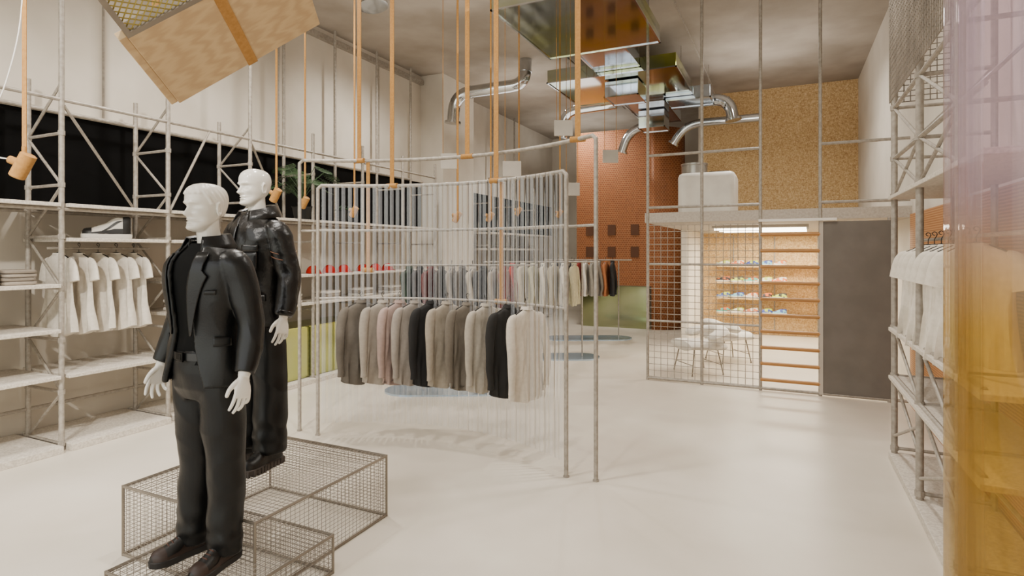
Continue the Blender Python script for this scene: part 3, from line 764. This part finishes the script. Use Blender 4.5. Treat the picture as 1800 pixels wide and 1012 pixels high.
# ------------------------------------------------------------------ orange tower
e=top(empty('perforated_screen',(0,0,0)),'orange perforated screen wall with rounded end and small openings','screen')
mk(MB().box((-4.42,12.9,.96),(-2.68,12.98,4.49)),'panel',M_perf,e,smooth=False)
b=MB(); rows=[]
for z in(0,1,2,3,4.49): rows.append([(-2.68+.62*math.sin(t),13.55-.65*math.cos(t),z) for t in [pi/2*k/14 for k in range(15)]])
b.loft(rows,cap=False,closed=False); o=mk(b,'curved_panel',M_perf,e); so=o.modifiers.new('s','SOLIDIFY'); so.thickness=.04
mko=mat('opening_dark','#55331c',.8)
for x in(-4.1,-3.58,-3.05):
    for z in(1.72,2.22): mk(MB().box((x-.09,12.885,z-.12),(x+.09,12.91,z+.12)),'opening',mko,e,smooth=False)
o=mk(MB().box((-4.32,12.92,0),(-2.74,12.97,.95)),'mirror_panel',mat('green_steel','#a6aa90',.12,1.0,hex2='#8d9468',scale=.8),smooth=False); top(o,'green-grey mirrored low panel beneath the orange screen','mirror panel')

# ------------------------------------------------------------------ ducts
def rduct(pts,r,label='polished steel round ventilation duct with elbow',fl=True):
    e=top(empty('round_duct',pts[-1]),label,'duct','polished ventilation ducts')
    o=V(pts[-1]); P=[V(p)-o for p in pts]; path=[P[0]]
    for i in range(1,len(P)-1):
        a=(P[i-1]-P[i]); c=(P[i+1]-P[i]); ra=min(.3,a.length*.5,c.length*.5 if i<len(P)-2 else c.length*.8)
        p0=P[i]+a.normalized()*ra; p2=P[i]+c.normalized()*ra
        for k in range(7):
            t=k/6; path.append(p0*(1-t)**2+P[i]*2*t*(1-t)+p2*t*t)
    path.append(P[-1])
    mk(MB().tube(path,r,18),'pipe',M_chrome,e)
    if fl:
        d=(path[-1]-path[-2]).normalized()
        mk(MB().tube([path[-1]-d*.03,path[-1]+d*.01],[r*1.35,r*1.35],20),'flange',M_chrome,e)
        for k in (1,len(path)//2): 
            d=(path[k]-path[k-1]).normalized(); mk(MB().tube([path[k]-d*.015,path[k]+d*.015],[r*1.08]*2,18),'clamp',M_chrome,e)
rduct([(-4.15,9.35,5.13),(-4.15,9.3,4.68),(-5.45,9.1,4.6),(-5.5,9.1,4.08)],.11)
rduct([(-3.1,11.5,4.72),(-4.2,11.5,4.68),(-4.3,11.5,4.15)],.10)
rduct([(-2.0,11.6,4.62),(-.95,11.6,4.62),(-.88,11.6,4.2)],.11)
rduct([(-.40,11.95,4.28),(-1.8,11.95,4.28),(-2.05,11.95,3.9)],.08)
rduct([(-2.3,12.4,4.5),(-3.1,12.5,4.35),(-3.25,12.5,3.9)],.10)
rduct([(-4.42,5.45,5.13),(-4.42,5.45,4.85),(-4.38,5.45,4.62)],.13)
rduct([(.88,7.7,5.13),(.88,7.7,4.95),(.88,7.65,4.75)],.11)
def bduct(a,b,m,label):
    e=top(empty('box_duct',(a[0],a[1],a[2])),label,'duct','mirrored box ducts')
    d=[b[i]-a[i] for i in range(3)]
    mk(MB().box((0,0,0),d),'casing',m,e,smooth=False,bevel=.006)
    fr=MB()
    for x in(.0,d[0]): fr.box((x-.012,-.012,-.012),(x+.012,d[1]+.012,.006))
    for y in(.0,d[1]): fr.box((-.012,y-.012,-.012),(d[0]+.012,y+.012,.006))
    mk(fr,'seam',M_chrome,e,smooth=False)
    for x in(.06,d[0]-.06):
        mk(MB().cyl((x,d[1]/2,d[2]),(x,d[1]/2,H-a[2]),.006,n=6),'hanger_rod',M_pole,e)
bduct((-3.05,5.9,4.5),(-1.5,7.75,4.72),M_foliage_reflect,'mirrored rectangular air duct with green reflection put into its colour, below the ceiling')
bduct((-3.6,9.0,4.55),(-1.5,10.7,4.76),M_foliage_reflect,'mirrored rectangular air duct below the ceiling')
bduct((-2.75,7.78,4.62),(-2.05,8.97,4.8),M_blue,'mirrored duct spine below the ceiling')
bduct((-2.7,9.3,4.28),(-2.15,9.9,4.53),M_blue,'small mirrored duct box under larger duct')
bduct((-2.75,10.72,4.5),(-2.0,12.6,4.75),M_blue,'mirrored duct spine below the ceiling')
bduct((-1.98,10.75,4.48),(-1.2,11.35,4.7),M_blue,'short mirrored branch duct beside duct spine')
bduct((-2.6,11.3,4.15),(-2.1,11.8,4.48),M_chrome,'small polished duct box beneath duct spine')
for x in(-3.3,-1.3):
    o=mk(MB().cyl((x,5.5,4.98),(x,13,4.98),.012,n=6),'conduit',M_pole); top(o,'thin grey conduit running along the ceiling','conduit','ceiling conduits')

# ------------------------------------------------------------------ hanging plywood crate board
A=V((-2.367,1.646,2.37)); ab=V((.405,.41,.42)); ac=V((.295,-.53,.187))
U=ab.normalized(); W=(ac-U*ac.dot(U)).normalized(); Nn=U.cross(W)
if Nn.z<0: Nn=-Nn
LU,LW,LP=ab.length,1.0,.42
Mx=Matrix(((U.x,W.x,Nn.x,A.x),(U.y,W.y,Nn.y,A.y),(U.z,W.z,Nn.z,A.z),(0,0,0,1)))
e=empty('plywood_board'); e.matrix_world=Mx; top(e,'tilted plywood board with wire mesh end hung on orange straps','hanging board')
mk(MB().box((0,0,0),(LU,LP,.05)),'board',M_ply,e,smooth=False,bevel=.003)
mk(MB().box((-.03,0,.012),(0,LP,.05)),'edge_strip',M_ply,e,smooth=False,bevel=.003)
mk(MB().box((LU*.47,-.004,-.004),(LU*.47+.045,LW,-.0005)).box((LU*.47,-.004,-.004),(LU*.47+.045,-.0005,.055)),'strap_band',M_strap,e,smooth=False)
mk(MB().box((0,LP,0),(LU,LP+.022,.05)).box((0,LW-.03,0),(LU,LW,.05)).box((0,LP+.022,0),(.02,LW-.03,.05)).box((LU-.02,LP+.022,0),(LU,LW-.03,.05)),'metal_frame',M_frame,e,smooth=False)
b=MB()
def cl(p,q):
    d=q-p; t0,t1=0,1
    for lim,s in((.02,1),(LU-.02,-1)):
        a0=(p.x-lim)*s;a1=(q.x-lim)*s
        if a0<0 and a1<0: return None
        if a0<0: t0=max(t0,a0/(a0-a1))
        if a1<0: t1=min(t1,a0/(a0-a1))
    return (p+d*t0,p+d*t1) if t1>t0 else None
for i in range(-18,28):
    for sg in(1,-1):
        p=V((i*.03,LP+.02,.01)); q=V((i*.03+sg*.55,LW-.03,.01))
        r=cl(p,q)
        if r: b.cyl(r[0],r[1],.003,n=4)
mk(b,'wire_mesh',mat('brass_mesh','#a09048',.4,.5),e,smooth=False)
for u,w in((.1,.38),(.5,.38)):
    p=Mx@V((u*LU*1.6,w,.05))
    o=mk(MB().box((-.02,-.002,0),(.02,.002,H-p.z)),'ceiling_strap',M_strap,loc=tuple(p),smooth=False); top(o,'flat orange webbing strap holding the plywood board','strap','orange suspension straps')

# ------------------------------------------------------------------ pendants
def spot(x,y,z,s=1.,tilt=.6,rz=0,cable=False):
    e=top(empty('pendant_spotlight',(x,y,z),(0,0,rz)),'orange cylinder spotlight hung on a thin strap','spotlight','pendant spotlights')
    mk(MB().box((-.008*s-.004,-.002,.04),(.008*s+.004,.002,H-z)),'strap',M_strap,e,smooth=False)
    R=Matrix.Rotation(tilt,3,'Y'); b=MB()
    P=[R@V((0,0,q)) for q in(-.09*s,-.085*s,.05*s,.055*s)]
    b.tube(P,[.035*s,.04*s,.04*s,.03*s],16); mk(b,'lamp_head',M_strap,e)
    mk(MB().cyl((0,0,0),(0,0,.09*s),.012*s,n=8).cyl((-.03*s,0,.0),(-.08*s,0,.02*s),.022*s,n=10),'bracket',M_strap,e)
    if cable: mk(MB().tube(spl([(-.08*s,0,.02),(-.16,0,.05),(-.2,0,.2),(-.1,0,.45),(-.02,0,.8),(0,0,1.3)],6),.004,6),'cable',M_cable,e)
spot(-3.81,1.74,2.22,1.0,.5,rz=.45,cable=True)
for x,y,z in((-3.98,3.65,2.23),(-4.4,4.4,2.24),(-3.32,5.6,2.13),(-3.22,6.21,2.16),(-4.38,5.12,2.19),(-3.33,7.27,2.3),(-4.1,6.9,2.2),(-3.0,8.0,2.3)): spot(x,y,z,.85)
for x,y,z in((-2.6,7.06,3.33),(-2.46,8.79,3.21),(-3.93,6.43,2.9),(-3.2,6.77,2.8),(-3.0,8.53,2.7)):
    e=top(empty('hanging_panel',(x,y,z),(0,0,math.radians(25))),'small white square panel hung on thin orange cords','hanging panel','hanging white panels')
    mk(MB().box((-.12,-.01,-.10),(.12,.01,.10)),'panel',M_panel,e,smooth=False,bevel=.004)
    for q in(-.09,.09): mk(MB().cyl((q,0,.10),(q,0,H-z),.004,n=6),'cord',M_strap,e)

# ------------------------------------------------------------------ lounge chairs & shoe shelves
def chair(loc,rz):
    e=top(empty('lounge_chair',loc,(0,0,rz)),'white padded lounge chair with thin steel legs behind the wire grid','chair','white lounge chairs')
    mw=mat('white_boucle','#dcd6cc',.9,bump=.3,bscale=60)
    b=MB(); b.tube(spl([(0,-.30,.40,),(0,-.2,.41),(0,0,.40),(0,.22,.39),(0,.3,.39)],4),[(.15,.04)]+[(.29,.075)]*15+[(.2,.05)],20,ref=(1,0,0)); mk(b,'seat',mw,e)
    b=MB(); b.tube([(.30*math.sin(t),.02+.30*math.cos(t),.53+.08*math.cos(t)) for t in [-1.7+3.4*k/20 for k in range(21)]],[.03]+[(.06+.01*math.sin(k),.1) for k in range(19)]+[.03],12,ref=(0,0,1)); mk(b,'backrest',mw,e)
    for sx in(-1,1):
        for sy in(-1,1):
            mk(MB().tube([(sx*.2,sy*.18,.36),(sx*.25,sy*.24,.02),(sx*.25,sy*.24,0)],[.009,.009,.014],8),'leg',M_frame,e)
    mk(MB().cyl((-.24,-.22,.14),(.24,-.22,.14),.006,n=6).cyl((-.24,.22,.14),(.24,.22,.14),.006,n=6),'stretcher',M_frame,e)
chair((-1.13,8.65,0),-.9); chair((-.82,9.75,0),2.2)
cols=['#3fae9c','#d8d4cc','#d06a2e','#3c4a9a','#7fb6c9','#c9c2b4','#2f2f33','#b8c94a']
rs=random.Random(3)
for r_,z in enumerate((.44,.76,1.09,1.43)):
    o=mk(MB().box((-1.3,12.88,z-.025),(.75,YO,z)),'wall_shelf',M_osb,smooth=False); top(o,'strand board wall shelf holding sneakers','shelf','shoe wall shelves')
    for i in range(5):
        c=cols[(i+r_*3)%8]
        e=shoe('sneaker',None,(-1.12+.27*i,13.0,z),rs.uniform(.9,1.8)*-1,mat('snk'+c,c,.6,hex2=rs.choice(cols),scale=12,lo=.48,hi=.54),MATS['white_sole'],MATS['white_lace'],hi=.09)
        top(e,'colourful low-top sneaker on strand board shelf','sneaker','sneakers on the strand board shelves')
for x in(-1.0,-.2,.6):
    o=mk(MB().box((x-.012,YO-.02,.1),(x+.012,YO,2.08)),'shelf_bracket',M_pole,smooth=False); top(o,'vertical steel shelf bracket strip on strand board','bracket','shelf bracket strips')

# ------------------------------------------------------------------ lights, world, camera
def area(x,y,z,sx,sy,e,rot=(0,0,0),c=(1,.94,.87)):
    l=bpy.data.lights.new('lamp','AREA'); l.shape='RECTANGLE'; l.size=sx;l.size_y=sy;l.energy=e;l.color=c
    o=bpy.data.objects.new('light_source',l); col.objects.link(o); o.location=(x,y,z); o.rotation_euler=rot; return o
def sp(x,y,z,e,r=.12,ang=160,c=(1,.94,.86),rot=(0,0,0),blend=1):
    l=bpy.data.lights.new('lamp','SPOT'); l.energy=e; l.spot_size=math.radians(ang); l.spot_blend=blend; l.shadow_soft_size=r; l.color=c
    o=bpy.data.objects.new('light_source',l); col.objects.link(o); o.location=(x,y,z); o.rotation_euler=rot; return o
for x,y,e_ in((-4.9,.6,330),(-1.5,.6,330),(-4.9,7.3,430),(-.3,5.2,350),(-4.2,12.2,430),(-.3,9.8,400),(-2.4,3.0,350),(-4.6,4.2,400)): sp(x,y,4.95,e_)  # added ceiling spots to light the room, no fixtures modelled
q=(V((-4.6,1.3,0))-V((-2.2,-1.6,4.6))).to_track_quat('-Z','Y').to_euler(); sp(-2.2,-1.6,4.6,650,.05,34,rot=tuple(q),blend=.2)  # added spot behind the view, imitates a sunlit patch on the floor
q=(V((-6.0,3.6,1.2))-V((-2.0,-1.0,4.4))).to_track_quat('-Z','Y').to_euler(); sp(-2.0,-1.0,4.4,1100,.08,56,rot=tuple(q),blend=.6)  # added spot behind the view, brightens the left shelving
area(-.2,9.4,2.04,1.3,1.6,80,c=(1,.91,.76)); area(0,12.0,2.04,1.8,.7,120,c=(1,.90,.70))
for x,y,s in((-2.2,1.5,2.5),(-3.6,5.6,2.2),(-.2,5.2,1.6),(-4.4,10.5,2.0),(-.4,10.6,1.6),(-4.6,14.5,1.5)): area(x,y,3.95 if y>3 else 3.6,s,s,24,rot=(pi,0,0))  # added upward fill lights in mid-air, unseen from below, brighten the ceiling
area(-2.5,-2.1,2.6,7.4,4.6,230,rot=(pi/2,0,0),c=(1,.97,.93))  # unseen area light added at the open front in place of daylight
w=bpy.data.worlds.new('World'); bpy.context.scene.world=w; w.use_nodes=True; nt=w.node_tree; N=nt.nodes; L=nt.links
bg=N['Background']; tc=N.new('ShaderNodeTexCoord'); sp_=N.new('ShaderNodeSeparateXYZ'); L.new(tc.outputs['Generated'],sp_.inputs[0])
nz=N.new('ShaderNodeTexNoise'); nz.inputs['Scale'].default_value=9; L.new(tc.outputs['Generated'],nz.inputs['Vector'])
ad=N.new('ShaderNodeMath'); ad.operation='MULTIPLY_ADD'; ad.inputs[1].default_value=.35; L.new(nz.outputs['Fac'],ad.inputs[0]); L.new(sp_.outputs['Z'],ad.inputs[2])
rp=N.new('ShaderNodeValToRGB'); e_=rp.color_ramp.elements; e_[0].position=.1;e_[0].color=lin('#8c8c70'); e_[1].position=.55;e_[1].color=lin('#dfe8f4')
k=e_.new(.2);k.color=lin('#8f9a3c'); k=e_.new(.36);k.color=lin('#a9b552'); k=e_.new(.42);k.color=lin('#d6e2ef')
L.new(ad.outputs[0],rp.inputs[0]); L.new(rp.outputs[0],bg.inputs[0]); bg.inputs[1].default_value=1.1
cam=bpy.data.cameras.new('Camera'); co=bpy.data.objects.new('Camera',cam); col.objects.link(co)
co.location=(0,0,1.73); co.rotation_euler=(pi/2,0,math.radians(25.3)); cam.sensor_width=36; cam.lens=20.32; cam.shift_y=-.0356; cam.clip_start=.05
bpy.context.scene.camera=co
